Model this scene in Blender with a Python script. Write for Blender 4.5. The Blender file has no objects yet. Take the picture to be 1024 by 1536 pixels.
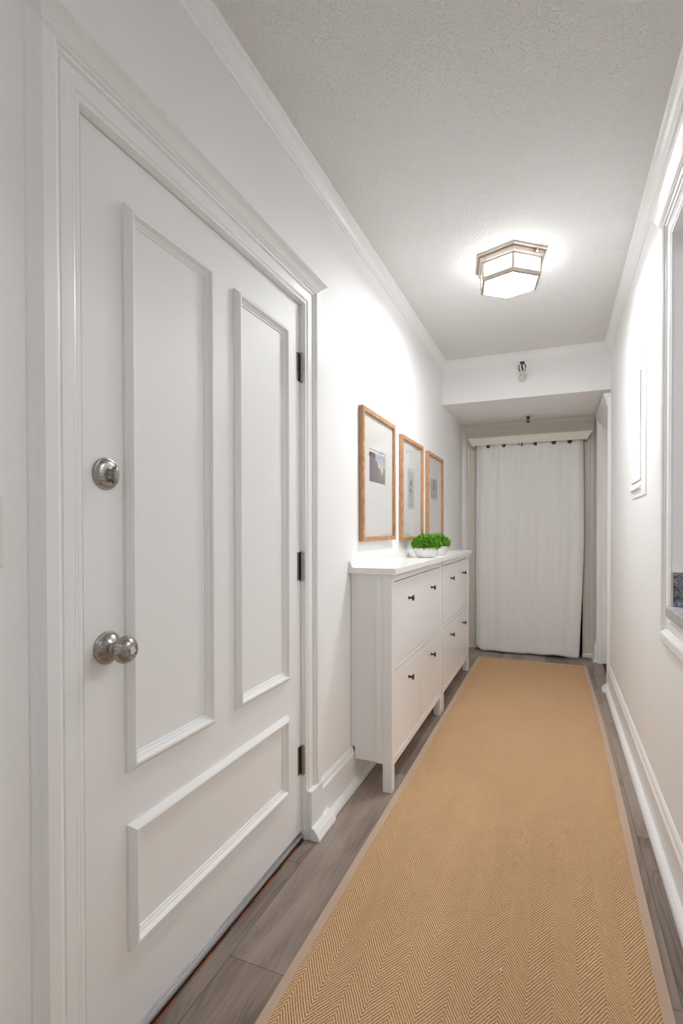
import bpy, bmesh, math, random
from mathutils import Vector, Matrix, noise as mnoise
random.seed(7)
PI = math.pi
scene = bpy.context.scene
COL = scene.collection

# ------------------------------------------------------------------ materials
class N:
    """small helper that builds math-node expressions"""
    def __init__(s, mat): s.t = mat.node_tree; s.n = s.t.nodes; s.l = s.t.links
    def new(s, typ, **kw):
        nd = s.n.new(typ)
        for k, v in kw.items(): setattr(nd, k, v)
        return nd
    def put(s, sock, v):
        if isinstance(v, bpy.types.NodeSocket): s.l.new(v, sock)
        else: sock.default_value = v
    def m(s, op, a, b=None, c=None):
        nd = s.new('ShaderNodeMath', operation=op)
        s.put(nd.inputs[0], a)
        if b is not None: s.put(nd.inputs[1], b)
        if c is not None: s.put(nd.inputs[2], c)
        return nd.outputs[0]
    def xyz(s):
        tc = s.new('ShaderNodeTexCoord'); sp = s.new('ShaderNodeSeparateXYZ')
        s.l.new(tc.outputs['Object'], sp.inputs[0]); s.tc = tc.outputs['Object']
        return sp.outputs
    def comb(s, x, y, z):
        nd = s.new('ShaderNodeCombineXYZ')
        for i, v in enumerate((x, y, z)): s.put(nd.inputs[i], v)
        return nd.outputs[0]
    def noise(s, vec, scale, detail=2, rough=.5, dist=0):
        nd = s.new('ShaderNodeTexNoise'); s.l.new(vec, nd.inputs['Vector'])
        nd.inputs['Scale'].default_value = scale; nd.inputs['Detail'].default_value = detail
        nd.inputs['Roughness'].default_value = rough; nd.inputs['Distortion'].default_value = dist
        return nd.outputs['Fac']
    def ramp(s, f, stops):
        nd = s.new('ShaderNodeValToRGB'); s.put(nd.inputs[0], f)
        e = nd.color_ramp.elements
        while len(e) < len(stops): e.new(.5)
        for i, (p, c) in enumerate(stops): e[i].position = p; e[i].color = (*c, 1)
        return nd.outputs[0]
    def mix(s, f, a, b, blend='MIX'):
        nd = s.new('ShaderNodeMix', data_type='RGBA', blend_type=blend)
        s.put(nd.inputs[0], f)
        for i, v in ((6, a), (7, b)):
            if isinstance(v, bpy.types.NodeSocket): s.l.new(v, nd.inputs[i])
            else: nd.inputs[i].default_value = (*v, 1)
        return nd.outputs[2]
    def bump(s, h, strength, dist):
        nd = s.new('ShaderNodeBump'); s.put(nd.inputs['Height'], h)
        nd.inputs['Strength'].default_value = strength; nd.inputs['Distance'].default_value = dist
        return nd.outputs[0]

def mat(name, color=(.8, .8, .8), rough=.5, metal=0, spec=.5, coat=0):
    m = bpy.data.materials.new(name); m.use_nodes = True
    b = m.node_tree.nodes['Principled BSDF']
    b.inputs['Base Color'].default_value = (*color, 1)
    b.inputs['Roughness'].default_value = rough
    b.inputs['Metallic'].default_value = metal
    b.inputs['Specular IOR Level'].default_value = spec
    b.inputs['Coat Weight'].default_value = coat
    b.inputs['Coat Roughness'].default_value = .15
    return m
def bsdf(m): return m.node_tree.nodes['Principled BSDF']

def painted(name, color, rough, bump_scale, bump_d, strength=.3, coat=0, vary=.03):
    m = mat(name, color, rough, coat=coat); k = N(m); k.xyz()
    f = k.noise(k.tc, bump_scale, 3)
    k.l.new(k.bump(f, strength, bump_d), bsdf(m).inputs['Normal'])
    g = k.noise(k.tc, 1.7, 3)
    c2 = tuple(c*(1-vary) for c in color)
    k.l.new(k.mix(g, color, c2), bsdf(m).inputs['Base Color'])
    return m

M = {}
M['wall'] = painted('wall_paint', (.90, .902, .90), .55, 60, .002, .12)
M['trim'] = painted('trim_paint', (.90, .905, .905), .33, 35, .002, .10)
M['door'] = painted('door_paint', (.89, .892, .89), .5, 26, .002, .10)
M['beige'] = painted('beige_trim_paint', (.72, .68, .61), .4, 35, .002, .1)
M['pelmet'] = painted('pelmet_paint', (.82, .79, .73), .4, 35, .002, .1)
M['cabinet'] = painted('cabinet_lacquer', (.87, .868, .865), .27, 12, .0006, .08, coat=.15, vary=.01)
M['black'] = mat('black_metal', (.012, .012, .012), .35)
M['recess_shade'] = mat('painted_recess_shade', (.03, .028, .027), .9)  # near-black colour standing in for shade in recesses and gaps
M['steel'] = mat('hinge_steel', (.36, .35, .34), .38, 1)
M['alu'] = mat('aluminium_strip', (.45, .45, .46), .32, 1)
M['threshold'] = painted('dark_threshold_wood', (.05, .025, .014), .5, 30, .001)
M['orange'] = mat('worn_orange_wood', (.35, .10, .03), .6)
M['porcelain'] = mat('white_ceramic', (.85, .84, .82), .25)
M['soil'] = mat('dark_moss', (.02, .035, .01), .9)
M['plate'] = mat('white_plastic', (.80, .80, .78), .35)
M['frosted'] = mat('white_escutcheon', (.72, .71, .69), .4)
M['grey'] = painted('grey_utility_paint', (.45, .44, .44), .6, 40, .001)

# brushed nickel
m = mat('brushed_nickel', (.40, .375, .345), .3, 1); k = N(m); x, y, z = k.xyz()
f = k.noise(k.comb(k.m('MULTIPLY', x, 40), k.m('MULTIPLY', y, 40), k.m('MULTIPLY', z, 900)), 1, 2)
k.l.new(k.m('MULTIPLY_ADD', f, .12, .22), bsdf(m).inputs['Roughness'])
k.l.new(k.bump(f, .05, .0003), bsdf(m).inputs['Normal'])
M['nickel'] = m
m = mat('lamp_nickel', (.62, .55, .49), .34, 1); M['lampmetal'] = m

# lamp glass (gives off light)
m = bpy.data.materials.new('lit_opal_glass'); m.use_nodes = True
b = bsdf(m); b.inputs['Base Color'].default_value = (.9, .9, .88, 1)
b.inputs['Emission Color'].default_value = (.965, .985, 1, 1); b.inputs['Emission Strength'].default_value = 93
M['glow'] = m
M['glow_side'] = m.copy(); M['glow_side'].name = 'lit_opal_glass_side'; bsdf(M['glow_side']).inputs['Emission Strength'].default_value = 11

# textured ceiling
m = mat('stucco_ceiling', (.76, .75, .735), .8, spec=.25); k = N(m); x, y, z = k.xyz()
n1 = k.noise(k.tc, 80, 4, .6, .6); n2 = k.noise(k.tc, 200, 2)
h = k.m('ADD', k.m('SMOOTH_MIN', n1, .56, .1), k.m('MULTIPLY', n2, .25))
k.l.new(k.bump(h, .9, .013), bsdf(m).inputs['Normal'])
g = k.noise(k.tc, 2.2, 3)
k.l.new(k.mix(g, (.87, .87, .865), (.83, .83, .825)), bsdf(m).inputs['Base Color'])
M['ceiling'] = m

# vinyl plank floor
m = mat('plank_floor', rough=.42); k = N(m); x, y, z = k.xyz()
W, L = .19, 1.22
px = k.m('DIVIDE', k.m('ADD', x, .843), W)
i = k.m('FLOOR', px); fx = k.m('FRACT', px)
yy = k.m('DIVIDE', k.m('ADD', k.m('SUBTRACT', y, 1.63), k.m('MULTIPLY', k.m('ADD', i, 1), .43)), L)
j = k.m('FLOOR', yy); fy = k.m('FRACT', yy)
wn = k.new('ShaderNodeTexWhiteNoise', noise_dimensions='2D'); k.l.new(k.comb(i, j, 0), wn.inputs['Vector'])
rnd = wn.outputs['Value']
off = k.m('MULTIPLY', rnd, 37)
v1 = k.comb(k.m('ADD', k.m('MULTIPLY', x, 9), off), k.m('ADD', k.m('MULTIPLY', y, 1.15), off), 0)
n1 = k.noise(v1, 1.0, 2, .5, .5)
rings = k.m('MULTIPLY_ADD', k.m('SINE', k.m('MULTIPLY', n1, 95)), .5, .5)
v2 = k.comb(k.m('MULTIPLY', x, 170), k.m('MULTIPLY', y, 7), off)
fine = k.noise(v2, 1, 4, .65)
v3 = k.comb(k.m('MULTIPLY', x, 5), k.m('MULTIPLY', y, 1.3), off)
broad = k.noise(v3, 1, 3, .55, .8)
c = k.ramp(k.m('ADD', k.m('MULTIPLY', broad, .78), k.m('MULTIPLY', rnd, .2)),
           [(.32, (.135, .098, .080)), (.47, (.27, .205, .168)), (.62, (.43, .345, .295))])
c = k.mix(k.m('MULTIPLY', rings, .38), c, (.40, .335, .285))
c = k.mix(k.m('MULTIPLY', k.m('SUBTRACT', 1, fine), .5), c, (.085, .062, .052))
seam = k.m('MAXIMUM', k.m('LESS_THAN', k.m('MULTIPLY', k.m('MINIMUM', fx, k.m('SUBTRACT', 1, fx)), W), .0011),
           k.m('LESS_THAN', k.m('MULTIPLY', k.m('MINIMUM', fy, k.m('SUBTRACT', 1, fy)), L), .0012))
c = k.mix(k.m('MULTIPLY', seam, .75), c, (.04, .03, .028))
k.l.new(c, bsdf(m).inputs['Base Color'])
k.l.new(k.bump(k.m('SUBTRACT', k.m('MULTIPLY', fine, .4), seam), .25, .0015), bsdf(m).inputs['Normal'])
k.l.new(k.m('MULTIPLY_ADD', fine, .2, .36), bsdf(m).inputs['Roughness'])
M['floor'] = m

# herringbone sisal weave
m = mat('herringbone_sisal', rough=.9, spec=.15); k = N(m); x, y, z = k.xyz()
CW, P_ = .062, .0125
wob = k.m('MULTIPLY', k.noise(k.tc, 9, 2), .006)
t = k.m('PINGPONG', k.m('DIVIDE', k.m('ADD', x, wob), CW), 1)
ph = k.m('ADD', k.m('DIVIDE', k.m('ADD', y, wob), P_), k.m('MULTIPLY', t, 7.7))
st = k.m('MULTIPLY_ADD', k.m('SINE', k.m('MULTIPLY', ph, 2*PI)), .5, .5)
cr = k.m('MULTIPLY_ADD', k.m('SINE', k.m('ADD', k.m('MULTIPLY', x, 2*PI/.0048), k.m('MULTIPLY', y, 160))), .5, .5)
yarn = k.noise(k.comb(k.m('MULTIPLY', x, 330), k.m('MULTIPLY', y, 260), 0), 1, 2, .6)
h = k.m('MULTIPLY', st, k.m('MULTIPLY_ADD', cr, .35, .65))
v = k.m('ADD', k.m('MULTIPLY', h, .46), k.m('MULTIPLY', yarn, .74))
c = k.ramp(v, [(.27, (.17, .085, .036)), (.50, (.60, .355, .18)), (.76, (.96, .69, .43))])
bigv = k.noise(k.comb(k.m('MULTIPLY', x, 7), k.m('MULTIPLY', y, 2.2), 3), 1, 3, .6)
c = k.mix(k.m('MULTIPLY', bigv, .35), c, (.50, .27, .125))
k.l.new(c, bsdf(m).inputs['Base Color'])
k.l.new(k.bump(k.m('ADD', h, k.m('MULTIPLY', yarn, .4)), .8, .003), bsdf(m).inputs['Normal'])
M['sisal'] = m
m = mat('rug_binding_cloth', rough=.85, spec=.2); k = N(m); k.xyz()
f = k.noise(k.tc, 420, 2); k.l.new(k.mix(f, (.60, .45, .345), (.47, .34, .255)), bsdf(m).inputs['Base Color'])
k.l.new(k.bump(f, .4, .001), bsdf(m).inputs['Normal']); M['binding'] = m

# curtain cotton
m = mat('white_cotton', (.78, .775, .765), .9, spec=.1); k = N(m); x, y, z = k.xyz()
w = k.m('ADD', k.m('SINE', k.m('MULTIPLY', x, 2600)), k.m('SINE', k.m('MULTIPLY', z, 2600)))
sl = k.noise(k.comb(k.m('MULTIPLY', x, 55), 0, k.m('MULTIPLY', z, 3)), 1, 3)
k.l.new(k.mix(sl, (.87, .87, .865), (.82, .82, .815)), bsdf(m).inputs['Base Color'])
k.l.new(k.bump(k.m('ADD', k.m('MULTIPLY', w, .1), sl), .2, .002), bsdf(m).inputs['Normal'])
bsdf(m).inputs['Sheen Weight'].default_value = .2
M['cotton'] = m

# oak frame
m = mat('oak_frame_wood', rough=.5); k = N(m); x, y, z = k.xyz()
f = k.noise(k.comb(k.m('MULTIPLY', x, 120), k.m('MULTIPLY', y, 25), k.m('MULTIPLY', z, 25)), 1, 4, .6)
k.l.new(k.ramp(f, [(.3, (.36, .185, .085)), (.55, (.52, .29, .15)), (.75, (.64, .39, .22))]), bsdf(m).inputs['Base Color'])
M['oak'] = m
M['mat_board'] = mat('white_mat_board', (.80, .785, .765), .8, spec=.2)

# thin picture glass
m = bpy.data.materials.new('picture_glass'); m.use_nodes = True; k = N(m); k.n.clear()
o = k.new('ShaderNodeOutputMaterial'); tr = k.new('ShaderNodeBsdfTransparent'); gl = k.new('ShaderNodeBsdfGlossy')
gl.inputs['Roughness'].default_value = .03; ge = k.new('ShaderNodeNewGeometry'); dt = k.new('ShaderNodeVectorMath', operation='DOT_PRODUCT')
k.l.new(ge.outputs['Normal'], dt.inputs[0]); k.l.new(ge.outputs['Incoming'], dt.inputs[1])
fr = k.m('MULTIPLY_ADD', k.m('POWER', k.m('SUBTRACT', 1, k.m('ABSOLUTE', dt.outputs['Value'])), 5), .96, .04)
mx = k.new('ShaderNodeMixShader'); k.l.new(fr, mx.inputs[0]); k.l.new(tr.outputs[0], mx.inputs[1])
k.l.new(gl.outputs[0], mx.inputs[2]); k.l.new(mx.outputs[0], o.inputs[0]); M['glass'] = m

# prints: colour stored per vertex (ink on paper)
m = mat('printed_paper', rough=.75, spec=.2); k = N(m)
a = k.new('ShaderNodeVertexColor', layer_name='ink'); k.l.new(a.outputs['Color'], bsdf(m).inputs['Base Color']); M['print'] = m

# leaves
m = mat('moss_leaf', rough=.55, spec=.3); k = N(m); k.xyz()
oi = k.new('ShaderNodeNewGeometry')
f = oi.outputs['Random Per Island']
k.l.new(k.ramp(f, [(0, (.02, .10, .004)), (.5, (.11, .38, .02)), (1, (.34, .62, .07))]), bsdf(m).inputs['Base Color'])
bsdf(m).inputs['Subsurface Weight'].default_value = 0
M['leaf'] = m

# stones
m = mat('grey_counter_stone', rough=.25); k = N(m); k.xyz()
f = k.noise(k.tc, 26, 5, .65, 1.2)
k.l.new(k.ramp(f, [(.3, (.30, .32, .32)), (.5, (.46, .46, .45)), (.7, (.60, .60, .59))]), bsdf(m).inputs['Base Color'])
M['counter'] = m
m = mat('polished_granite', rough=.12); k = N(m); k.xyz()
f = k.noise(k.tc, 45, 6, .75, 1.0); g = k.noise(k.tc, 14, 3, .6, 1.5)
c = k.ramp(f, [(.36, (.012, .012, .016)), (.48, (.09, .10, .13)), (.56, (.22, .27, .36)), (.68, (.48, .43, .40))])
c = k.mix(k.ramp(g, [(.48, (0, 0, 0)), (.62, (1, 1, 1))]), c, (.36, .27, .20))
k.l.new(c, bsdf(m).inputs['Base Color']); M['granite'] = m

# ------------------------------------------------------------------ mesh helpers
class MB:
    def __init__(s): s.v = []; s.f = []
    def add(s, vs, fs):
        o = len(s.v); s.v += [tuple(v) for v in vs]; s.f += [tuple(i+o for i in f) for f in fs]
        return s
    def box(s, x0, x1, y0, y1, z0, z1):
        vs = [(x, y, z) for x in (x0, x1) for y in (y0, y1) for z in (z0, z1)]
        return s.add(vs, [(0, 1, 3, 2), (4, 6, 7, 5), (0, 4, 5, 1), (2, 3, 7, 6), (0, 2, 6, 4), (1, 5, 7, 3)])
    def prism(s, poly, fn, a, b):
        """poly: closed 2-D outline, fn(u, v, t) -> 3-D, extruded from t=a to t=b"""
        n = len(poly)
        vs = [fn(u, v, a) for u, v in poly] + [fn(u, v, b) for u, v in poly]
        fs = [(i, (i+1) % n, n+(i+1) % n, n+i) for i in range(n)] + [tuple(range(n))[::-1], tuple(range(n, 2*n))]
        return s.add(vs, fs)
    def rings(s, rings, closed_ring=True, cap=True):
        n = len(rings[0]); vs = [p for r in rings for p in r]; fs = []
        for a in range(len(rings)-1):
            for i in range(n if closed_ring else n-1):
                j = (i+1) % n
                fs.append((a*n+i, a*n+j, (a+1)*n+j, (a+1)*n+i))
        if cap and closed_ring:
            fs.append(tuple(range(n))[::-1]); fs.append(tuple((len(rings)-1)*n+i for i in range(n)))
        return s.add(vs, fs)
    def lathe(s, prof, fn, seg=32, cap=True):
        """prof: (r, h) pairs; fn(a, b, h) -> 3-D"""
        rs = []
        for r, h in prof:
            r = max(r, 1e-5)
            rs.append([fn(r*math.cos(2*PI*i/seg), r*math.sin(2*PI*i/seg), h) for i in range(seg)])
        return s.rings(rs, True, cap)
    def tube(s, pts, r, seg=10):
        rs = []
        pts = [Vector(p) for p in pts]
        for i, p in enumerate(pts):
            d = (pts[min(i+1, len(pts)-1)] - pts[max(i-1, 0)]).normalized()
            up = Vector((0, 0, 1)) if abs(d.z) < .9 else Vector((1, 0, 0))
            a = d.cross(up).normalized(); b_ = d.cross(a).normalized()
            rs.append([p + a*r*math.cos(2*PI*k_/seg) + b_*r*math.sin(2*PI*k_/seg) for k_ in range(seg)])
        return s.rings(rs)
    def build(s, name, material, parent=None, bevel=0, smooth=False, seg=2, angle=35):
        me = bpy.data.meshes.new(name); me.from_pydata(s.v, [], s.f); me.update()
        bm = bmesh.new(); bm.from_mesh(me); bmesh.ops.recalc_face_normals(bm, faces=bm.faces); bm.to_mesh(me); bm.free()
        me.materials.append(material)
        o = bpy.data.objects.new(name, me); COL.objects.link(o)
        if parent: o.parent = parent
        if bevel:
            md = o.modifiers.new('bevel', 'BEVEL'); md.width = bevel; md.segments = seg; md.limit_method = 'ANGLE'
            md.angle_limit = math.radians(angle); md.harden_normals = False
        if smooth:
            for p in me.polygons: p.use_smooth = True
            md = o.modifiers.new('split', 'EDGE_SPLIT'); md.split_angle = math.radians(40)
        return o

def tag(o, label, cat, group=None, kind=None):
    o['label'] = label; o['category'] = cat
    if group: o['group'] = group
    if kind: o['kind'] = kind
    return o
def empty(name, loc=(0, 0, 0)):
    o = bpy.data.objects.new(name, None); COL.objects.link(o); o.location = loc; o.empty_display_size = .05; return o
def struct(o, label, cat): return tag(o, label, cat, kind='structure')
def loc_box(p, c): return p

XL, XR, ZC = -.885, .38, 2.60
YB, YE, ZS = 4.33, 5.34, 2.25         # beam face, end wall, lowered ceiling
YR = -1.7                             # rear end of the hallway, behind the camera

# ------------------------------------------------------------------ shell
MB().box(-1.4, 2.2, YR-.1, 6.3, -.08, 0).build('floor', M['floor'])
struct(bpy.data.objects['floor'], 'grey-brown wood-look plank floor of the narrow hallway', 'floor')
c = MB().box(-1.1, .62, YR-.1, YB, ZC, ZC+.1).build('ceiling', M['ceiling'])
struct(c, 'white textured hallway ceiling around the lamp', 'ceiling')
# left wall with the entry-door opening
DY0, DY1, DZ = .757, 1.765, 2.064
b_ = MB().box(XL-.14, XL, YR, DY0, 0, ZC).box(XL-.14, XL, DY0, DY1, DZ, ZC).box(XL-.14, XL, DY1, 6.2, 0, ZC)
struct(b_.build('wall_left', M['wall']), 'long white wall on the left with the door and framed prints', 'wall')
# right wall: pass-through opening, second doorway, stepped-in far piece
OY0, OY1, OZ0, OZ1 = .55, 2.15, .885, 2.256
EY0, EY1, EZ = 4.41, 5.09, 2.10
b_ = (MB().box(XR, XR+.22, YR, OY0, 0, ZC).box(XR, XR+.22, OY0, OY1, 0, OZ0).box(XR, XR+.22, OY0, OY1, OZ1, ZC)
      .box(XR, XR+.22, OY1, EY0, 0, ZC).box(XR, XR+.22, EY0, EY1, EZ, ZC).box(XR, XR+.22, EY1, 6.2, 0, ZC)
      .box(.342, XR, EY1+.025, YE, 0, ZS))
struct(b_.build('wall_right', M['wall']), 'white wall on the right with the pass-through opening and breaker panel', 'wall')
# dropped beam + low ceiling
b_ = MB().box(XL, XR, YB, YE+.12, ZS, ZC+.1)
struct(b_.build('ceiling_low', M['wall']), 'dropped white beam and lowered ceiling section above the curtain', 'beam')
# end wall with a doorway hidden behind the curtain
b_ = MB().box(XL, -.728, YE, YE+.12, 0, ZS).box(.248, XR, YE, YE+.12, 0, ZS).box(-.742, .248, YE, YE+.12, 2.06, ZS)
struct(b_.build('wall_end', M['wall']), 'end wall around the curtained doorway', 'wall')
b_ = MB().box(-.90, .45, 6.1, 6.2, 0, 2.3).box(XL, .45, YE+.12, 6.1, 2.25, 2.35)
struct(b_.build('wall_closet', M['recess_shade']), 'closet interior behind the curtain with shade painted in dark', 'wall')  # closet shade is put into the near-black wall colour
# rear wall behind the camera with a window added to let fill daylight in
WX0, WX1, WZ0, WZ1 = -.80, .30, .25, 2.35
b_ = (MB().box(XL-.14, WX0, YR-.12, YR, 0, ZC).box(WX1, XR+.22, YR-.12, YR, 0, ZC)
      .box(WX0, WX1, YR-.12, YR, 0, WZ0).box(WX0, WX1, YR-.12, YR, WZ1, ZC))
struct(b_.build('wall_rear', M['wall']), 'white wall behind the viewer with the added window opening', 'wall')
b_ = MB()
for a, b2 in ((WX0, WX0+.05), (WX1-.05, WX1), (-.27, -.23)): b_.box(a, b2, YR-.09, YR-.04, WZ0, WZ1)
for a, b2 in ((WZ0, WZ0+.05), (WZ1-.05, WZ1), (1.28, 1.32)): b_.box(WX0, WX1, YR-.088, YR-.042, a, b2)
struct(b_.build('fill_window_1', M['trim'], bevel=.003), 'added white framed window behind the viewer for fill daylight', 'window')  # unseen window, added as a fill source from behind
# small kitchen seen through the pass-through
KX = 2.0
b_ = (MB().box(KX, KX+.1, -.2, 3.0, 0, ZC).box(XR+.22, KX, -.3, -.2, 0, ZC).box(XR+.22, KX, 3.0, 3.1, 0, ZC)
      .box(XR+.22, KX, -.2, 3.0, ZC, ZC+.1))
struct(b_.build('wall_kitchen', M['wall']), 'plain kitchen walls beyond the pass-through opening', 'wall')

# ------------------------------------------------------------------ crown moulding
def crown_prof(w=.046, h=.062):
    # (distance from wall, drop from ceiling)
    return [(0, 0), (w, 0), (w, .006), (w*.90, .010), (w*.88, .016), (w*.70, .022), (w*.50, .032), (w*.36, .044),
            (w*.30, .048), (w*.26, .049), (w*.24, .055), (w*.10, h), (0, h)]
cp = crown_prof()
def corner_rings(xa, xb, y_end_fn, y0):
    pass
# left: runs along Y and mitres into the beam run
def crown_run(name, pts_fn, a, b2, label):
    mb = MB(); ra = [pts_fn(d, q, 0) for d, q in cp]; rb = [pts_fn(d, q, 1) for d, q in cp]
    mb.rings([ra, rb]); o = mb.build(name, M['trim']); struct(o, label, 'crown moulding')
crown_run('trim_1', lambda d, q, t: (XL+d, YR if t == 0 else YB-d, ZC-q), 0, 1, 'white crown moulding along the top of the left wall')
crown_run('trim_2', lambda d, q, t: (XR-d, YR if t == 0 else YB-d, ZC-q), 0, 1, 'white crown moulding along the top of the right wall')
crown_run('trim_3', lambda d, q, t: ((XL+d) if t == 0 else (XR-d), YB-d, ZC-q), 0, 1, 'white crown moulding across the top of the beam')

# ------------------------------------------------------------------ baseboards
def base_poly(top=.182, th=.015):
    return [(0, 0), (th, 0), (th, .138), (th+.003, .142), (th+.002, .150), (th-.003, .158), (th-.006, .172), (th-.010, .178), (th-.012, top), (0, top)]
shoe_poly = [(0, 0), (.026, 0), (.026, .008), (.023, .018), (.016, .027), (.006, .032), (0, .033)]
def baseboard(name, side, runs, shoes, label):
    x0 = XL if side > 0 else XR
    mb = MB()
    for a, b2 in runs: mb.prism(base_poly(), lambda u, v, t: (x0+side*u, t, v), a, b2)
    o = mb.build(name, M['trim']); struct(o, label, 'baseboard')
    mb = MB()
    for a, b2 in shoes: mb.prism(shoe_poly, lambda u, v, t: (x0+side*(u+.0152), t, v), a, b2)
    mb.build('shoe_moulding', M['trim'], o, bevel=.001)
    return o
bl = baseboard('baseboard_left', 1, [(1.873, YE), (YR, .64)], [(1.86, 5.30), (YR, .64)], 'tall white baseboard on the left wall beside the entry door')
# thick chipped starter block of shoe moulding
mb = MB(); mb.prism([(0, 0), (.040, 0), (.040, .012), (.030, .03), (.016, .047), (0, .052)], lambda u, v, t: (XL+.015+u, t, v), 1.765, 1.93)
mb.build('shoe_block', M['trim'], bl, bevel=.003)
br = baseboard('baseboard_right', -1, [(YR, YB+.01)], [(YR, 4.24)], 'tall white baseboard running along the right wall')
mb = MB(); mb.prism([(0, 0), (.043, 0), (.043, .018), (.030, .036), (.010, .048), (0, .050)], lambda u, v, t: (XR-.015-u, t, v), 4.20, 4.29)
mb.build('shoe_block', M['trim'], br, bevel=.003)

# ------------------------------------------------------------------ casings
CAS = [(-.0012, -.026), (-.0012, -.007), (.002, -.004), (.005, -.0045), (.0065, -.001), (.010, .001), (.012, -.0002), (.0135, .0025), (.018, .004), (.021, .0035),
       (.046, .0045), (.048, .001), (.052, .001), (.054, .008), (.060, .010), (.062, .0155), (.068, .019), (.094, .019), (.100, .015), (.108, .009), (.116, .004), (.118, 0)]
def casing_U(mb, x0, side, y0, y1, z_top, prof, z_bot=0, hscale=1):
    """three-sided casing; side=+1 projects towards +x. closed towards the wall"""
    rings = []
    for w, h in prof:
        x = x0+side*h*hscale
        rings.append([(x, y0-w, z_bot), (x, y0-w, z_top+w), (x, y1+w, z_top+w), (x, y1+w, z_bot)])
    mb.rings(rings, closed_ring=False)
def casing_O(mb, x0, side, y0, y1, z0, z1, prof):
    rings = []
    for w, h in prof:
        x = x0+side*h
        rings.append([(x, y0-w, z0-w), (x, y0-w, z1+w), (x, y1+w, z1+w), (x, y1+w, z0-w)])
    mb.rings(rings, closed_ring=True, cap=False)
def cap(mb, x0, side, y0, y1, h0, z0, z1, out):
    """head cap: lofted rectangles with mitred returns"""
    H = z1-z0
    st = [(0, 0), (.08, 0), (.12, .12), (.20, .16), (.34, .30), (.52, .50), (.68, .74), (.76, .90), (.80, .92), (.82, 1), (1, 1)]
    rings = []
    for f, o in st:
        e = o*out; z = z0+f*H
        rings.append([(x0, y0-e, z), (x0+side*(h0+e), y0-e, z), (x0+side*(h0+e), y1+e, z), (x0, y1+e, z)])
    mb.rings(rings)
# entry door casing
mb = MB(); casing_U(mb, XL, 1, DY0, DY1, DZ, CAS)
o = mb.build('trim_4', M['trim']); struct(o, 'white stepped casing around the entry door', 'door casing')
mb = MB(); cap(mb, XL, 1, DY0-.095, DY1+.072, .020, DZ+.066, DZ+.102, .031)
mb.build('head_cap', M['trim'], o)
mb = MB().box(XL, XL+.022, DY1+.001, DY1+.106, 0, .190); mb.build('plinth_block', M['trim'], o, bevel=.004)
# jamb lining just behind the casing
mb = MB().box(-.995, -.912, DY0+.0005, DY0+.011, 0, DZ).box(-.995, -.912, DY1-.001, DY1+.004, 0, DZ)
mb.build('door_jamb', M['trim'], o)
MB().box(-.985, -.918, DY0+.0115, DY0+.0195, .01, DZ-.006).build('gap_shade_strip', M['black'], o)  # black strip added to paint the shade in the door gap

# ------------------------------------------------------------------ entry door
XD = -.908
door = MB().box(XD-.042, XD, DY0+.021, DY1-.0025, .028, DZ-.003).build('door_1', M['door'], bevel=.0015)
struct(door, 'white entry door with three moulded panels, nickel knob and deadbolt', 'door')
PM = [(0, 0), (0, .007), (.003, .0105), (.008, .016), (.013, .0195), (.018, .0190), (.021, .014), (.0235, .0085), (.027, .0075), (.030, .004), (.034, .0035), (.036, 0)]
for y0, y1, z0, z1 in ((.888, 1.212, .645, 1.94), (1.322, 1.657, .648, 1.935), (.892, 1.650, .228, .520)):
    rings = []
    for w, h in PM: rings.append([(XD+h, y0+w, z0+w), (XD+h, y0+w, z1-w), (XD+h, y1-w, z1-w), (XD+h, y1-w, z0+w)])
    MB().rings(rings, cap=False).build('panel_moulding', M['door'], door)
# hinges
for zc in (1.822, 1.060, .311):
    hz = .054
    mb = MB().box(XD-.002, XD+.0022, 1.737, 1.762, zc-hz, zc+hz)
    h = mb.build('hinge', M['steel'], door, bevel=.0006)
    mb = MB(); yk, xk = 1.760, XD+.0105
    for q in range(5):
        a = zc-hz+q*2*hz/5+.0008; b2 = zc-hz+(q+1)*2*hz/5-.0008
        mb.lathe([(.0, a), (.0075, a), (.0075, b2), (0, b2)], lambda u, v, t: (xk+u, yk+v, t), 14)
    mb.lathe([(.0, zc-hz-.004), (.005, zc-hz-.003), (.005, zc+hz+.003), (0, zc+hz+.004)], lambda u, v, t: (xk+u, yk+v, t), 12)
    mb.build('hinge_knuckle', M['steel'], h, smooth=True)
# knob
ky, kz = .838, .942
fk = lambda u, v, t: (XD+t, ky+u, kz+v)
kn = MB().lathe([(0, 0), (.036, 0), (.0365, .003), (.035, .0055), (.0335, .006), (.0325, .009), (.028, .0145), (.020, .0195), (.0145, .022), (.0125, .027), (.0125, .030)], fk, 48).build('door_knob', M['nickel'], door, smooth=True)
MB().lathe([(.0125, .028), (.0135, .031), (.019, .034), (.0255, .040), (.0292, .048), (.0298, .055), (.027, .063), (.021, .069), (.016, .0715), (.0155, .0705), (.0105, .0705), (.0095, .0712), (0, .0712)], fk, 48).build('knob_grip', M['nickel'], kn, smooth=True)
mb = MB().lathe([(0, .0705), (.0085, .0708), (.0082, .0735), (0, .0735)], fk, 24)
mb.box(XD+.072, XD+.0765, ky-.0075, ky+.0075, kz-.0018, kz+.0018)
mb.build('turn_button', mat('polished_nickel', (.72, .70, .68), .15, 1), kn)
MB().lathe([(0, .0095), (.0026, .010), (.0026, .0125), (0, .0125)], lambda u, v, t: (XD+t, ky-.022+u, kz-.008+v), 12).build('screw', M['black'], kn)
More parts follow.
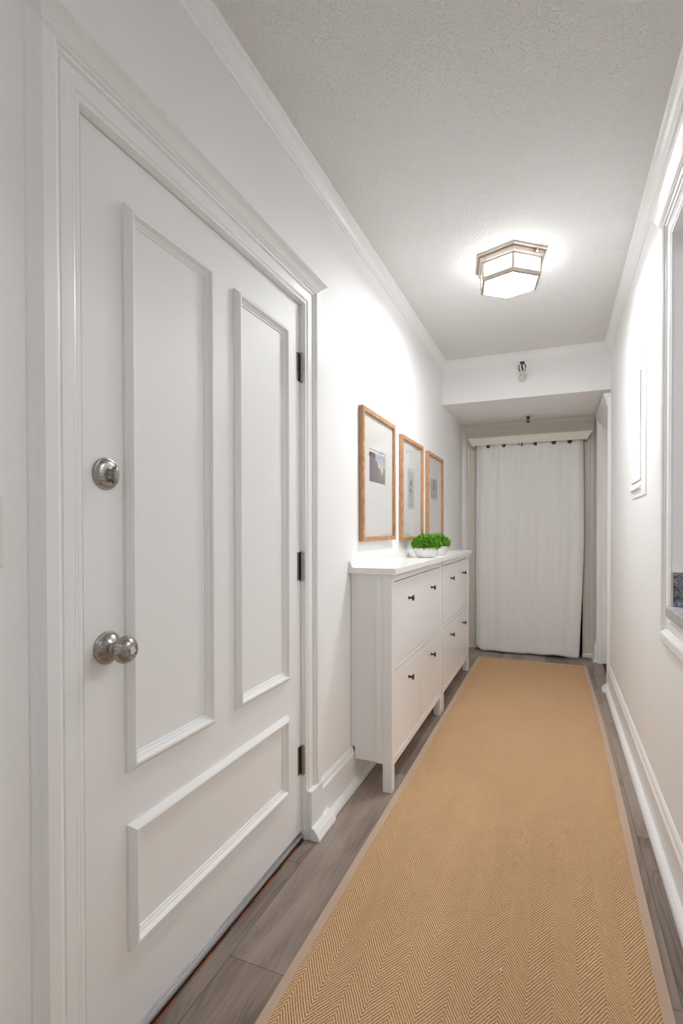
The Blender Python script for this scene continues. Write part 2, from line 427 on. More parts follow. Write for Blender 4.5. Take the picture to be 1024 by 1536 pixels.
# deadbolt
by, bz = .837, 1.323
fb = lambda u, v, t: (XD+t, by+u, bz+v)
db = MB().lathe([(0, 0), (.0345, 0), (.035, .003), (.0335, .006), (.0315, .0068), (.0305, .0062), (.029, .0078), (.022, .0105), (.012, .0115), (0, .0118)], fb, 48).build('deadbolt', M['nickel'], door, smooth=True)
mb = MB(); rs = []
for t, a, b2 in ((.010, .0085, .013), (.015, .0055, .014), (.021, .0048, .020), (.026, .0046, .0205), (.030, .0042, .018), (.032, .0025, .012)):
    rs.append([(XD+t, by+.004+a*math.cos(2*PI*i/24), bz-.004+b2*math.sin(2*PI*i/24)) for i in range(24)])
mb.rings(rs).build('thumb_turn', M['nickel'], db, smooth=True)
MB().lathe([(0, .0095), (.0028, .0105), (.0028, .013), (0, .013)], lambda u, v, t: (XD+t, by-.012+u, bz-.002+v), 12).build('screw', M['steel'], db)
# sweep at the door bottom
mb = MB().box(XD, XD+.004, DY0+.026, DY1-.008, .016, .034).prism([(0, .010), (.009, .012), (.010, .020), (.006, .026), (0, .026)], lambda u, v, t: (XD+.003+u, t, v), DY0+.026, DY1-.008)
sw = mb.build('door_sweep', M['alu'], door, bevel=.0006)
MB().box(XD+.001, XD+.009, DY0+.026, DY1-.008, .003, .011).build('rubber_lip', M['black'], sw)
# strike on the jamb
MB().box(-.9115, -.9095, DY0+.002, DY0+.0205, .90, .965).build('latch_plate', M['steel'], door)
# threshold
mb = MB().prism([(-.99, 0), (-.893, 0), (-.897, .0025), (-.94, .003), (-.99, .003)], lambda u, v, t: (u, t, v), DY0+.014, DY1-.002)
th = mb.build('trim_5', M['threshold']); struct(th, 'dark wooden threshold strip under the entry door', 'threshold')
mb = MB()
random.seed(3)
yy_ = DY0+.1
while yy_ < DY1-.06:
    l = random.uniform(.03, .13); mb.box(-.8965, -.8925, yy_, min(yy_+l, DY1-.03), 0, .0032); yy_ += l+random.uniform(.015, .09)
mb.build('worn_edge', M['orange'], th)

# light switch plate at the left edge
sp = empty('switch_plate', (XL, .555, 1.20)); tag(sp, 'white light switch plate on the wall left of the entry door', 'switch')
MB().box(0, .006, -.040, .040, -.063, .063).build('plate', M['plate'], sp, bevel=.003, seg=3)
MB().box(.006, .009, -.017, .017, -.033, .033).build('rocker', M['plate'], sp, bevel=.0015)

# ------------------------------------------------------------------ pass-through opening
mb = MB(); casing_O(mb, XR, -1, OY0, OY1, OZ0, OZ1, CAS)
o = mb.build('trim_6', M['trim']); struct(o, 'white casing framing the pass-through opening at the right', 'opening casing')
mb = MB(); cap(mb, XR, -1, OY0-.085, OY1+.10, .024, OZ1+.070, OZ1+.140, .030); mb.build('head_cap', M['trim'], o)
ct = MB().box(.3655, 1.15, OY0+.004, OY1-.004, .8865, .9235).build('countertop', M['counter'], bevel=.004)
tag(ct, 'pale grey stone counter slab lying in the pass-through opening', 'countertop')
bs = MB().box(.388, .62, OY1-.013, OY1-.0005, .9245, 1.045).build('backsplash', M['granite'], bevel=.002)
tag(bs, 'dark speckled polished granite backsplash standing on the counter slab', 'backsplash')
MB().box(.386, .62, OY1-.013, OY1-.001, 1.0455, 1.0485).build('edge_strip', M['plate'], bs)

# ------------------------------------------------------------------ breaker panel on the right wall
bp = empty('breaker_panel', (XR, 2.91, 1.66)); tag(bp, 'white painted metal breaker panel with its door slightly ajar on the right wall', 'electrical panel')
Y0, Y1, Z0, Z1 = -.235, .225, -.30, .35
mb = MB(); d0, d1, e0, e1 = -.105, .205, -.225, .305
for a in ((Y0, d0, Z0, Z1), (d1, Y1, Z0, Z1), (d0, d1, Z0, e0), (d0, d1, e1, Z1)): mb.box(-.005, 0, *a)
fr_ = mb.build('panel_frame', M['wall'], bp)
MB().box(-.0012, -.0004, d0, d1, e0, e1).build('gap_shade_sheet', M['recess_shade'], bp)  # near-black sheet paints the shade seen through the panel gap
mb = MB()  # door leaf, with a tapering gap at its free edge
mb.prism([(d0+.0015, e0+.003), (d1-.002, e0+.003), (d1-.002, e1-.003), (d0+.011, e1-.003), (d0+.0095, .10), (d0+.0015, .0)], lambda u, v, t: (t, u, v), -.0095, -.002)
dl = mb.build('panel_door', M['wall'], bp, bevel=.001)
MB().box(-.0125, -.0085, d0+.006, d0+.040, -.024, -.006).build('latch', M['frosted'], dl, bevel=.002)
MB().prism([(0, 0), (-.012, .004), (-.012, .010), (0, .022)], lambda u, v, t: (-.005+u, t, v), d0-.0, d1).add([], []).build('ledge', M['wall'], bp).location = (0, 0, e0-.04)
for zz in (e0+.03, e1-.05):
    MB().lathe([(0, 0), (.004, 0), (.003, .0025), (0, .003)], lambda u, v, t, zz=zz: (-.005-t, d1+.01+u, zz+v), 12).build('screw', M['frosted'], bp)

# ------------------------------------------------------------------ far right doorway
CAS2 = [(w*.95, h*.95 if h > 0 else h) for w, h in CAS]
mb = MB(); casing_U(mb, XR, -1, EY0, EY1, EZ, [(w*.8, h*1.05) for w, h in CAS[1:]])
o = mb.build('trim_7', M['trim']); struct(o, 'white casing of the side doorway at the far right', 'door casing')
mb = MB(); cap(mb, XR, -1, EY0-.05, EY1+.09, .024, EZ+.035, EZ+.125, .024); mb.build('head_cap', M['trim'], o)
mb = MB().box(.3515, .3795, EY1+.003, EY1+.024, 0, .20); mb.build('plinth_block', M['trim'], o, bevel=.002)
dr = MB().box(.44, .475, EY0+.003, EY1-.003, .02, EZ-.004).build('door_2', M['door'], bevel=.002)
struct(dr, 'closed white side door at the far right beyond the breaker panel', 'door')
rings = []
for w, h in PM: rings.append([(.44-h*.5, EY0+.1+w, .25+w), (.44-h*.5, EY0+.1+w, EZ-.15-w), (.44-h*.5, EY1-.1-w, EZ-.15-w), (.44-h*.5, EY1-.1-w, .25+w)])
MB().rings(rings, cap=False).build('panel_moulding', M['door'], dr)
th = MB().box(.39, .475, EY0+.003, EY1-.003, 0, .006).build('trim_8', M['recess_shade']); struct(th, 'dark strip painted as the shaded gap under the side door at the far right', 'threshold')  # flat dark strip stands in for shade below the door leaf
mb = MB().prism(base_poly(), lambda u, v, t: (.342-u, t, v), EY1+.03, YE-.002).prism(shoe_poly, lambda u, v, t: (.342-.0152-u*.5, t, v), EY1+.03, YE-.03)
o = mb.build('baseboard_far', M['trim']); struct(o, 'short white baseboard piece beside the curtained doorway at right', 'baseboard')

# ------------------------------------------------------------------ beige casing of the curtained doorway
mb = MB()
CASB = [(0, 0), (0, .018), (.006, .021), (.012, .017), (.018, .019), (.062, .022), (.066, .028), (.088, .030), (.094, .026), (.096, 0)]
X0, X1, ZT = -.727, .236, 2.06
rings = [[(X0-w*1.14, YE-h, 0), (X0-w*1.14, YE-h, ZT+w*.6), (X1+w*1.0, YE-h, ZT+w*.6), (X1+w*1.0, YE-h, 0)] for w, h in CASB]
mb.rings(rings, closed_ring=False)
o = mb.build('trim_9', M['beige']); struct(o, 'beige casing around the curtained doorway', 'door casing')
mb = MB(); st = [(0, 0, 2.11), (.0, .030, 2.11), (.004, .034, 2.125), (.006, .040, 2.15), (.006, .042, 2.165), (.010, .052, 2.17), (.014, .055, 2.182), (.018, .075, 2.205), (.022, .092, 2.225), (.022, .094, 2.236), (.022, .096, 2.249)]
rings = [[(X0-.110-e*.3, YE, z), (X0-.110-e*.3, YE-max(h*.6, .03), z), (X1+.096+e*.2, YE-max(h*.6, .03), z), (X1+.096+e*.2, YE, z)] for e, h, z in st]
mb.rings(rings).build('head_frieze', M['beige'], o)
for x0, x1 in ((.236, .336),): MB().box(x0, x1, YE-.042, YE-.031, 0, .038).build('shoe_piece', M['trim'], o, bevel=.004)
MB().box(.243, .336, YE-.0312, YE-.028, .038, .13).build('plinth_block', M['beige'], o, bevel=.002)

# ------------------------------------------------------------------ pelmet, rod, curtain
pel = empty('pelmet', (-.25, 5.15, 2.03)); tag(pel, 'beige crown-shaped pelmet box above the white curtain', 'pelmet')
st = [(0, 0), (.10, .001), (.14, .006), (.26, .007), (.30, .010), (.50, .016), (.70, .025), (.80, .031), (.84, .034), (1, .035)]
rings = []
for f, e in st:
    z = 2.026+f*.070; rings.append([(-.765-e, YE-.034, z), (-.765-e, 5.185-e, z), (.268+e, 5.185-e, z), (.268+e, YE-.034, z)])
inner = [[(-.745, YE-.034, z), (-.745, 5.20, z), (.250, 5.20, z), (.250, YE-.034, z)] for z in (2.026, 2.080)]
mb = MB(); mb.rings(rings, cap=False); mb.rings(inner, cap=False)
n = len(rings[0]); mb.add([tuple(v) for v in rings[-1]], [(0, 1, 2, 3)]); mb.add([tuple(v) for v in inner[1]], [(0, 1, 2, 3)])
mb.add(list(rings[0])+list(inner[0]), [(0, 1, 5, 4), (1, 2, 6, 5), (2, 3, 7, 6)])
o = mb.build('pelmet_box', M['pelmet'])
o.parent = pel; o.matrix_parent_inverse = Matrix.Translation(-Vector(pel.location))

YCU = 5.235
cb = [(-.715, .028), (-.68, .008), (-.655, -.002), (-.62, .004), (-.478, .010), (-.40, .003), (-.316, -.002), (-.20, .006), (-.159, .006), (-.071, .012), (-.007, .020), (.05, .016), (.101, .004), (.15, -.004), (.186, -.006), (.203, -.004)]
def cbz(x):
    for (a, za), (b2, zb) in zip(cb, cb[1:]):
        if x <= b2: return za+(zb-za)*max(0, (x-a)/(b2-a))
    return cb[-1][1]
def curtain():
    nx, nz = 240, 90; vs, fs = [], []; zt = 2.065
    for jz in range(nz+1):
        f = jz/nz
        for ix in range(nx+1):
            u = ix/nx; xr_ = .204+.030*min(1, f*1.9); x = -.729+(xr_+.729)*u
            zb = max(cbz(min(x, .203)), .0)+.006
            z = zb+(zt-zb)*f
            amp = .004+.004*f
            y = amp*math.sin(2*PI*(u*6+.1)) + .005*math.sin(2*PI*(u*11.3)+1.3*(1-f)) *(.3+.7*f)
            y += (1-f)*(.016*math.sin(2*PI*(u*2.1+.15)) + .006*math.sin(2*PI*u*5.3+2.0))
            y -= (1-f)**1.5*.045 + .0
            y += .004*mnoise.noise(Vector((x*4, z*1.4, 0)))
            e = max(0, 1-u/.055); y += .030*e*e                       # left edge turns back
            e = max(0, 1-(1-u)/.03); y += .018*e*e
            xs = x + .010*math.sin(PI*f)*(1 if u > .5 else -.5)*abs(u-.5)*2
            hem = .055
            y -= .0028 if (z-zb) < hem else 0
            vs.append((xs, YCU+y, z))
    for jz in range(nz):
        for ix in range(nx):
            a = jz*(nx+1)+ix; fs.append((a, a+1, a+nx+2, a+nx+1))
    return MB().add(vs, fs)
cu = curtain().build('curtain', M['cotton']); cu.data.shade_smooth()
md = cu.modifiers.new('thick', 'SOLIDIFY'); md.thickness = .0016
tag(cu, 'long white cotton curtain hanging over the doorway at the end of the hall', 'curtain')
# hem band
for x in (-.613, -.470, -.312, -.174, -.016, .120):
    mb = MB(); rs = []
    for a in range(25):
        t = 2*PI*a/24; cx, cz = x+.0120*math.cos(t), 2.019+.0120*math.sin(t); ring = []
        for b2 in range(10):
            s_ = 2*PI*b2/10; rr = .0080*math.cos(s_)
            ring.append((cx+rr*math.cos(t), YCU-.008+.004*math.sin(s_), cz+rr*math.sin(t)))
        rs.append(ring)
    mb.rings(rs, cap=False).build('curtain_ring', M['black'], cu, smooth=True)
rod = MB().tube([(-.738, YCU+.030, 2.045), (.244, YCU+.030, 2.045)], .0065).build('curtain_rod', M['black'], smooth=True)
tag(rod, 'thin black curtain rod behind the beige pelmet', 'curtain rod')

# ------------------------------------------------------------------ sprinklers
s1 = empty('sprinkler', (-.244, YB, 2.405)); tag(s1, 'sidewall sprinkler with black yoke and white escutcheon on the beam face', 'sprinkler', 'fire sprinklers')
fy_ = lambda u, v, t: (u, -t, v)
MB().lathe([(0, 0), (.034, 0), (.033, .004), (.026, .007), (.022, .008), (0, .008)], fy_, 32).build('escutcheon', M['frosted'], s1, smooth=True)
mb = MB(); mb.tube([(0, -.006, .0), (0, -.040, .0), (0, -.056, .006), (0, -.064, .022), (0, -.064, .034)], .019, 20)
mb.build('fitting', M['frosted'], s1, smooth=True)
mb = MB()
for sg in (-1, 1):
    mb.tube([(sg*.010, -.064, .034), (sg*.020, -.064, .042), (sg*.026, -.064, .060), (sg*.023, -.064, .080), (sg*.010, -.064, .096)], .004, 8)
mb.tube([(0, -.064, .034), (.003, -.064, .056), (-.002, -.064, .070), (0, -.064, .098)], .006, 8)
mb.lathe([(0, .094), (.012, .095), (.016, .100), (.019, .106), (0, .108)], lambda u, v, t: (u, -.064+v, t), 16)
mb.lathe([(0, .030), (.012, .030), (.012, .036), (0, .036)], lambda u, v, t: (u, -.064+v, t), 16)
mb.build('yoke', M['black'], s1, smooth=True)
s2 = empty('sprinkler', (-.236, 5.05, ZS)); tag(s2, 'pendent sprinkler hanging from the lowered ceiling above the pelmet', 'sprinkler', 'fire sprinklers')
MB().lathe([(0, 0), (.042, 0), (.040, -.004), (.026, -.008), (0, -.009)], lambda u, v, t: (u, v, t), 32).build('escutcheon', M['frosted'], s2, smooth=True)
mb = MB().lathe([(0, -.008), (.017, -.009), (.017, -.015), (.010, -.018), (.010, -.024), (0, -.024)], lambda u, v, t: (u, v, t), 20)
for sg in (-1, 1): mb.tube([(sg*.008, 0, -.022), (sg*.013, 0, -.034), (sg*.010, 0, -.048), (0, 0, -.056)], .003, 8)
mb.tube([(0, 0, -.022), (0, 0, -.058)], .004, 8)
mb.lathe([(0, -.056), (.016, -.057), (.017, -.060), (0, -.062)], lambda u, v, t: (u, v, t), 16)
mb.build('yoke', M['black'], s2, smooth=True)

# ------------------------------------------------------------------ ceiling lamp
def ceiling_lamp(loc, label):
    L_ = empty('ceiling_light', loc); tag(L_, label, 'ceiling light', 'hexagonal ceiling lights')
    A0 = math.radians(-80)
    def hexr(r, z): return [(r*math.cos(A0+i*PI/3), r*math.sin(A0+i*PI/3), z) for i in range(6)]
    MB().rings([hexr(.193, 0), hexr(.193, -.008), hexr(.188, -.012)]).build('canopy', M['lampmetal'], L_, bevel=.001)
    MB().rings([hexr(.176, -.012), hexr(.178, -.020), hexr(.178, -.034), hexr(.170, -.038), hexr(.168, -.045), hexr(.162, -.048)]).build('body', M['lampmetal'], L_, bevel=.001)
    # frame: posts at the corners and a bottom rim
    mb = MB(); top, bot = hexr(.161, -.047), hexr(.156, -.128)
    for a, b2 in zip(top, bot): mb.tube([a, b2], .0078, 6)
    mb.rings([hexr(.1590, -.108), hexr(.1615, -.110), hexr(.1610, -.130), hexr(.1470, -.132), hexr(.1450, -.126), hexr(.1545, -.108), hexr(.1590, -.108)], cap=False)
    mb.build('frame', M['lampmetal'], L_)
    for i in range(6):
        p = [hexr(.157, -.048)[i], hexr(.157, -.048)[(i+1) % 6], hexr(.153, -.118)[(i+1) % 6], hexr(.153, -.118)[i]]
        q = [tuple(c*.985 if t < 2 else c for t, c in enumerate(v)) for v in p]
        MB().add(p+q, [(0, 1, 2, 3), (7, 6, 5, 4), (0, 4, 5, 1), (1, 5, 6, 2), (2, 6, 7, 3), (3, 7, 4, 0)]).build('side_pane', M['glow_side'], L_)
    MB().rings([hexr(.1455, -.1285), hexr(.1455, -.1255)]).build('bottom_pane', M['glow'], L_)
    for i in (0, 3):
        a = A0+PI/6+i*PI/3+.25
        MB().lathe([(0, -.012), (.004, -.012), (.004, -.022), (.007, -.024), (.007, -.030), (0, -.032)], lambda u, v, t: (.168*math.cos(a)+u, .168*math.sin(a)+v, t), 12).build('thumb_screw', M['lampmetal'], L_, smooth=True)
    return L_
ceiling_lamp((-.223, 2.815, ZC), 'lit hexagonal opal glass ceiling light with nickel frame')
l2 = ceiling_lamp((-.223, -.75, ZC), 'added fill lamp behind the viewer, matching the hexagonal ceiling light')  # unseen lamp added behind the camera as soft fill
dim = M['glow'].copy(); dim.name = 'rear_fill_glow'; bsdf(dim).inputs['Emission Strength'].default_value = 7
for ch in l2.children:
    if ch.name.split('.')[0] in ('side_pane', 'bottom_pane'): ch.data.materials[0] = dim

# ------------------------------------------------------------------ runner rug
redge = [(1.0, .271), (1.435, .271), (1.8, .272), (2.06, .273), (2.4, .277), (2.7, .278), (3.0, .2775), (3.4, .277), (3.97, .270), (4.4, .262), (4.93, .252)]
def rx(y):
    if y <= redge[0][0]: return redge[0][1]
    for (a, xa), (b2, xb) in zip(redge, redge[1:]):
        if y <= b2: return xa+(xb-xa)*(y-a)/(b2-a)
    return redge[-1][1]
RY0, RY1, RX0, BW = -.6, 4.93, -.667, .028
ys = [RY0+(RY1-RY0)*i/60 for i in range(61)]
def slab(cols, z0, z1):
    mb = MB(); n = len(ys)
    def ln(fx_, z): return [(fx_(y), y, z) for y in ys]
    a, b2 = cols
    mb.rings([ln(a, z0), ln(b2, z0), ln(b2, z1), ln(a, z1), ln(a, z0)], closed_ring=False)
    for e in (0, -1):
        y = ys[e]; mb.add([(a(y), y, z0), (b2(y), y, z0), (b2(y), y, z1), (a(y), y, z1)], [(0, 1, 2, 3)])
    return mb
rug = slab((lambda y: RX0+.004, lambda y: rx(y)-.004), .0006, .0075).build('runner_rug', M['sisal'])
tag(rug, 'long tan herringbone sisal runner with a beige cloth border on the floor', 'rug')
mb = slab((lambda y: RX0, lambda y: RX0+BW), .0005, .0100)
o = slab((lambda y: rx(y)-BW, lambda y: rx(y)), .0005, .0100); mb.add(o.v, o.f)
mb.box(RX0+BW, rx(RY1)-BW, RY1-BW, RY1+.0003, .0005, .0100)
mb.build('border', M['binding'], rug, bevel=.0015)
lf = MB().lathe([(0, .0079), (.004, .0082), (.0032, .0102), (0, .0108)], lambda u, v, t: (-.133+u*.6, 1.435+v*1.4, t), 8).build('lint_speck', M['plate'])
tag(lf, 'tiny white speck of lint lying on the tan runner', 'lint')

# ------------------------------------------------------------------ shoe cabinets
def cabinet(yo, label):
    """yo: near side of the body. origin at floor"""
    C = empty('shoe_cabinet', (XL, yo, 0)); tag(C, label, 'cabinet', 'white shoe cabinets along the left wall')
    D, Wd, T = .203, 1.098, .997     # depth to front stile, width, underside of top
    X0b = .0015
    def side(a, b2):
        mb = MB()
        mb.prism([(X0b, .1845), (.0185, .1845), (.0185, .126), (D-.045, .126), (D-.045, T), (X0b, T)], lambda u, v, t: (u, t, v), a, b2)
        return mb
    for a, b2, s in ((.010, .020, 0), (Wd-.020, Wd-.010, 1)):
        sd = side(a, b2).build('side_panel', M['cabinet'], C, bevel=.001)
    # side frame strips proud of the panel
    for ya in (0, Wd-.007):
        mb = MB().box(D-.075, D-.0455, ya+.0015+(0 if ya == 0 else -.004), ya+.0098+(0 if ya == 0 else -.004), .127, T-.001).box(X0b, D-.0752, ya+.0015+(0 if ya == 0 else -.004), ya+.0098+(0 if ya == 0 else -.004), T-.045, T-.001)
        mb.build('side_strip', M['cabinet'], C, bevel=.0008)
    for ya in (0, Wd-.040):
        MB().box(D-.045, D, ya, ya+.040, 0, T).build('leg', M['cabinet'], C, bevel=.0015)
    mb = MB().box(D-.020, D-.001, .040, Wd-.040, .962, T).box(D-.020, D-.001, .040, Wd-.040, .549, .568).box(D-.020, D, .040, Wd-.040, .118, .152)
    mb.build('front_rail', M['cabinet'], C, bevel=.001)
    MB().box(X0b, X0b+.006, .018, Wd-.018, .190, T).build('back_panel', M['cabinet'], C)
    MB().box(.022, D-.021, .018, Wd-.018, .126, .140).build('bottom_panel', M['cabinet'], C)
    MB().box(D-.022, D-.0205, .041, Wd-.041, .153, .961).build('seam_shade_sheet', M['recess_shade'], C)  # near-black sheet behind the doors paints shade into their seams
    # four tilting doors with a knob each
    half = Wd/2
    for y0, y1 in ((.0425, half-.0008), (half+.0008, Wd-.0425)):
        for z0, z1, kz_ in ((.5725, .9570, .856), (.1550, .5445, .456)):
            d = MB().box(D-.0195, D-.0022, y0, y1, z0, z1).build('door', M['cabinet'], C, bevel=.0012)
            yc = (y0+y1)/2
            MB().lathe([(0, -.0022), (.0085, -.0022), (.0085, .0), (.0055, .002), (.0048, .012), (.0065, .016), (.0135, .0185), (.0150, .0215), (.0140, .0245), (.009, .0262), (0, .0268)],
                       lambda u, v, t: (D+t, yc+u, kz_+v), 24).build('knob', M['black'], d, smooth=True)
    # top with back lip
    mb = MB()
    mb.prism([(X0b, T), (.226, T), (.226, T+.028), (.026, T+.028), (.018, T+.032), (.0115, T+.050), (.010, T+.056), (X0b, T+.056)], lambda u, v, t: (u, t, v), -.021, Wd+.010)
    mb.build('top', M['cabinet'], C, bevel=.0015)
    return C
cabinet(2.225, 'nearer white shoe cabinet with four flap doors and black knobs')
cabinet(3.3545, 'farther white shoe cabinet with four flap doors, next to the curtain')

# ------------------------------------------------------------------ planters
def planter(x, y, R, seed, label, H=.062, bush=.085):
    rnd_ = random.Random(seed)
    P0 = empty('potted_plant', (x, y, 1.0255)); tag(P0, label, 'plant', 'bowl planters on the shoe cabinets')
    mb = MB(); f = lambda u, v, t: (u, v, t)
    mb.lathe([(0, 0), (R*.66, 0), (R*.70, .004), (R*.86, H*.25), (R*.96, H*.55), (R, H*.85), (R*1.0, H), (R*.95, H), (R*.93, H*.8), (R*.6, H*.6), (0, H*.55)], f, 48, cap=False)
    mb.build('bowl', M['porcelain'], P0, smooth=True)
    MB().lathe([(0, H*.70), (R*.91, H*.70), (R*.8, H*.92), (R*.4, H*1.15), (0, H*1.25)], f, 24, cap=False).build('soil', M['soil'], P0)
    vs, fs = [], []
    lobes = [(0, 0, .0, 1.0)]+[(math.cos(a)*.42, math.sin(a)*.42, -.05+rnd_.uniform(-.08, .08), .68) for a in [rnd_.uniform(0, .9)+i*1.256 for i in range(5)]]
    for lx, ly, lz, lr in lobes:
        for _ in range(760):
            th_ = rnd_.uniform(0, 2*PI); cz = rnd_.uniform(-.35, 1); sr = math.sqrt(1-cz*cz)
            rr = lr*bush*.9*(1+.10*math.sin(9*th_+5*cz)+rnd_.uniform(-.12, .06))
            n_ = Vector((sr*math.cos(th_), sr*math.sin(th_), cz))
            c0 = Vector((lx*bush, ly*bush, H+.018+lz*bush)) + Vector((n_.x*rr, n_.y*rr, n_.z*rr*.80))
            d = (n_+Vector((rnd_.uniform(-.8, .8), rnd_.uniform(-.8, .8), rnd_.uniform(-.5, .9)))).normalized()
            s_ = d.cross(Vector((rnd_.uniform(-1, 1), rnd_.uniform(-1, 1), rnd_.uniform(-1, 1)))).normalized()
            l = rnd_.uniform(.007, .012); w = l*.36; up = d.cross(s_)*l*.15
            o_ = len(vs)
            vs += [c0, c0+d*l*.5+s_*w+up, c0+d*l, c0+d*l*.5-s_*w+up]; fs.append((o_, o_+1, o_+2, o_+3))
    me = bpy.data.meshes.new('foliage'); me.from_pydata([tuple(v) for v in vs], [], fs); me.materials.append(M['leaf'])
    fo = bpy.data.objects.new('foliage', me); COL.objects.link(fo); fo.parent = P0
    return P0
planter(-.748, 3.17, .076, 1, 'white bowl with a round green mossy plant, nearer of the two bowls')
planter(-.752, 3.50, .076, 5, 'white bowl with a green mossy plant, half hidden behind the nearer bowl')

# ------------------------------------------------------------------ framed prints
def lerp(a, b2, t): return tuple(p+(q-p)*t for p, q in zip(a, b2))
def ink_sunset(u, v):
    sky = lerp((.75, .52, .36), (.42, .47, .58), min(1, max(0, (v-.35)/.5)))
    sky = lerp(sky, (.85, .72, .55), max(0, 1-abs(v-.55)*4)*.6)
    nz = mnoise.noise(Vector((u*9, v*9, 0)))*.05
    ridge = .98-.70*max(0, (u-.30))**.8*1.55 + .06*math.sin(u*30)+nz
    if u < .36: ridge = 1.2
    if v < ridge*.97:
        c = lerp((.16, .12, .13), (.27, .21, .23), .5+mnoise.noise(Vector((u*14, v*22, 3))))
        if v > .85 and u < .36: c = (.11, .10, .11)
        if u > .55 and v < .42: c = lerp((.15, .17, .16), (.25, .28, .28), .5+mnoise.noise(Vector((u*25, v*25, 1))))
        return c
    if u > .55 and v < .40+.10*math.sin(u*22)+nz+(.12 if u > .88 else 0):
        return lerp((.14, .16, .15), (.26, .29, .28), .5+mnoise.noise(Vector((u*25, v*25, 1))))
    return sky
def ink_botanical(u, v):
    c = (.50, .52, .50)
    if u < .06 or u > .94 or v < .04 or v > .96: return (.56, .58, .55)
    cx = .5+.06*math.sin(v*9)
    w = 0
    if .42 < v < .56: w = .20*math.sin((v-.42)/.14*PI)
    elif .58 < v < .80: w = .16*math.sin((v-.58)/.22*PI)
    elif v <= .42 and v > .2: w = .035
    if abs(u-cx) < w+.03*mnoise.noise(Vector((u*9, v*20, 0))): c = lerp((.05, .035, .04), (.20, .17, .17), .5+mnoise.noise(Vector((u*16, v*16, 4))))
    if .08 < v < .16 and abs(u-(.2+v*3)) < .13: c = (.22, .24, .23)
    return c
def ink_figure(u, v):
    n = mnoise.noise(Vector((u*7, v*9, 2)))
    c = lerp((.24, .21, .21), (.50, .46, .44), .5+n)
    if abs(u-.5) < .13 and v > .42: c = lerp((.08, .06, .07), (.18, .15, .16), .5+n)
    if v < .38: c = lerp((.26, .25, .24), (.50, .38, .38), .5+mnoise.noise(Vector((u*11, v*14, 6))))
    if abs(u-.68) < .12 and .2 < v < .40: c = (.62, .40, .41)
    return c
def picture(y0, y1, z0, z1, p, ink, label, window=None):
    yc, zc = (y0+y1)/2, (z0+z1)/2
    F = empty('framed_print', (XL, yc, zc)); tag(F, label, 'picture', 'oak framed prints above the cabinets')
    a, b2, c0, d0_ = y0-yc, y1-yc, z0-zc, z1-zc
    fw = .0235; prof = [(0, .0012), (0, .0245), (.001, .0255), (fw-.001, .0255), (fw, .0245), (fw, .0125), (fw, .0012)]
    rings = [[(h, a+w, c0+w), (h, a+w, d0_-w), (h, b2-w, d0_-w), (h, b2-w, c0+w)] for w, h in prof]; rings.append(rings[0])
    MB().rings(rings, cap=False).build('frame', M['oak'], F)
    MB().box(.002, .008, a+.004, b2-.004, c0+.004, d0_-.004).build('backing', M['mat_board'], F)
    py0, py1, pz0, pz1 = p; q = (py0-yc-.009, py1-yc+.009, pz0-zc-.012, pz1-zc+.016)
    mb = MB()   # window mat: a board with a bevelled opening
    A = [(a+fw-.001, c0+fw-.001), (a+fw-.001, d0_-fw+.001), (b2-fw+.001, d0_-fw+.001), (b2-fw+.001, c0+fw-.001)]
    Bq = [(q[0], q[2]), (q[0], q[3]), (q[1], q[3]), (q[1], q[2])]; Cq = [(q[0]+.0015, q[2]+.0015), (q[0]+.0015, q[3]-.0015), (q[1]-.0015, q[3]-.0015), (q[1]-.0015, q[2]+.0015)]
    mb.rings([[(.0088, *v) for v in A], [(.0112, *v) for v in A], [(.0112, *v) for v in Bq], [(.0088, *v) for v in Cq]], cap=False)
    mb.build('mat_board', M['mat_board'], F)
    n = 56; vs = []; fs = []; cols = []
    for jv in range(n+1):
        for iu in range(n+1):
            u, v = iu/n, jv/n; vs.append((.0090, py0-yc+(py1-py0)*u, pz0-zc+(pz1-pz0)*v)); cols.append(ink(u, v))
    for jv in range(n):
        for iu in range(n): k0 = jv*(n+1)+iu; fs.append((k0, k0+1, k0+n+2, k0+n+1))
    o_ = MB().add(vs, fs).build('print', M['print'], F)
    ca = o_.data.color_attributes.new('ink', 'FLOAT_COLOR', 'POINT')
    for i_, c_ in enumerate(cols): ca.data[i_].color = (*c_, 1)
    MB().box(.0150, .0165, a+fw-.002, b2-fw+.002, c0+fw-.002, d0_-fw+.002).build('glass_pane', M['glass'], F)
picture(2.338, 2.885, 1.142, 1.806, (2.471, 2.727, 1.449, 1.601), ink_sunset, 'oak framed print of dark rocks at sunset, nearest to the entry door')
picture(3.030, 3.568, 1.132, 1.784, (3.202, 3.371, 1.336, 1.580), ink_botanical, 'oak framed print of a dark plant on pale green, middle of the three')
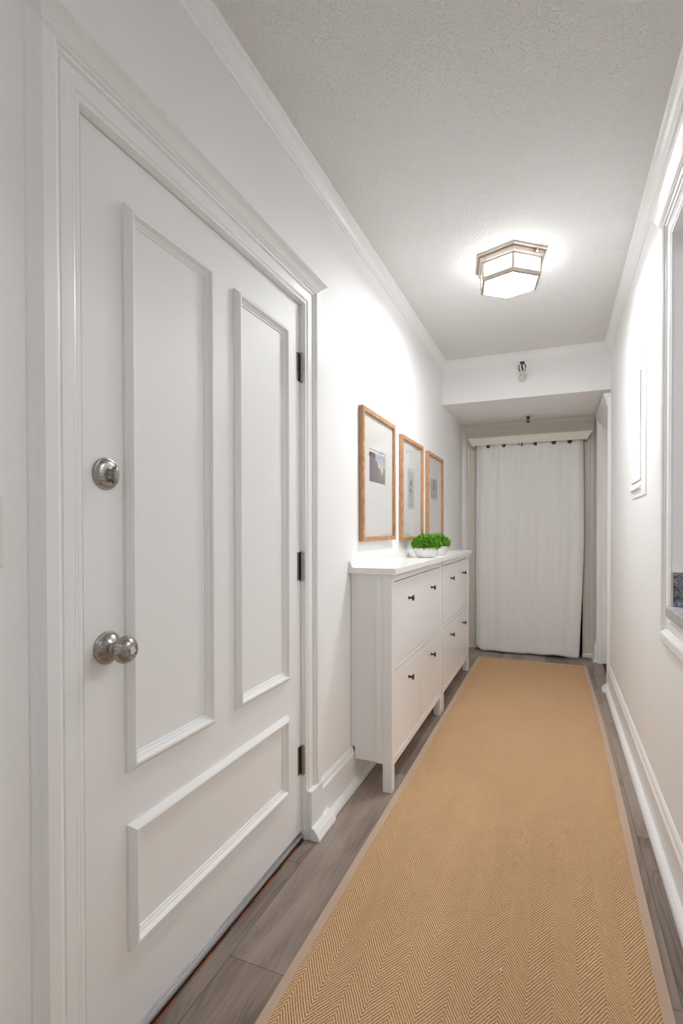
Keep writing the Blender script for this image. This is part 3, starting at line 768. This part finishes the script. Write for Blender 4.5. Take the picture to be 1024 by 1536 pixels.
picture(3.722, 4.272, 1.135, 1.780, (3.850, 4.088, 1.440, 1.590), ink_figure, 'oak framed print with a grey and pink picture, nearest to the curtain')

# ------------------------------------------------------------------ world, kitchen fill light, camera
w = bpy.data.worlds.new('world'); scene.world = w; w.use_nodes = True
bg = w.node_tree.nodes['Background']; bg.inputs[0].default_value = (.93, .965, 1, 1); bg.inputs[1].default_value = .6
kl = empty('kitchen_fill_light', (1.5, 1.7, ZC)); tag(kl, 'added flush round fill light in the unseen kitchen beyond the opening', 'ceiling light')  # unseen lamp added to brighten the entry door and left wall
MB().lathe([(0, 0), (.15, 0), (.15, -.02), (.14, -.022)], lambda u, v, t: (u, v, t), 32).build('base', M['lampmetal'], kl)
gk = M['glow'].copy(); gk.name = 'kitchen_fill_glow'; bsdf(gk).inputs['Emission Strength'].default_value = 50
MB().lathe([(.138, -.02), (.13, -.05), (.09, -.075), (0, -.085)], lambda u, v, t: (u, v, t), 32, cap=False).build('dome', gk, kl, smooth=True)

cam = bpy.data.cameras.new('camera'); co = bpy.data.objects.new('camera', cam); COL.objects.link(co)
f_px, yaw, pitch, roll = 768.98, .395264, -.01107, -.0017825
cam.sensor_fit = 'VERTICAL'; cam.sensor_height = 36; cam.lens = f_px/1536*36
cam.shift_y = 35.104/1536; cam.clip_start = .02
cy_, sy_, cp_, sp_ = math.cos(yaw), math.sin(yaw), math.cos(pitch), math.sin(pitch)
F_ = Vector((-sy_*cp_, cy_*cp_, sp_)); r_ = Vector((cy_, sy_, 0)); U_ = r_.cross(F_)
R_ = r_*math.cos(roll)+U_*math.sin(roll); Up = U_*math.cos(roll)-r_*math.sin(roll)
co.matrix_world = Matrix(((R_.x, Up.x, -F_.x, 0), (R_.y, Up.y, -F_.y, 0), (R_.z, Up.z, -F_.z, 1.2), (0, 0, 0, 1)))
scene.camera = co
vs_ = scene.view_settings
vs_.view_transform = 'Standard'; vs_.look = 'None'; vs_.gamma = 1; vs_.use_curve_mapping = False; vs_.exposure = 0.3
scene.cycles.max_bounces = 12; scene.cycles.diffuse_bounces = 10; scene.cycles.use_denoising = True
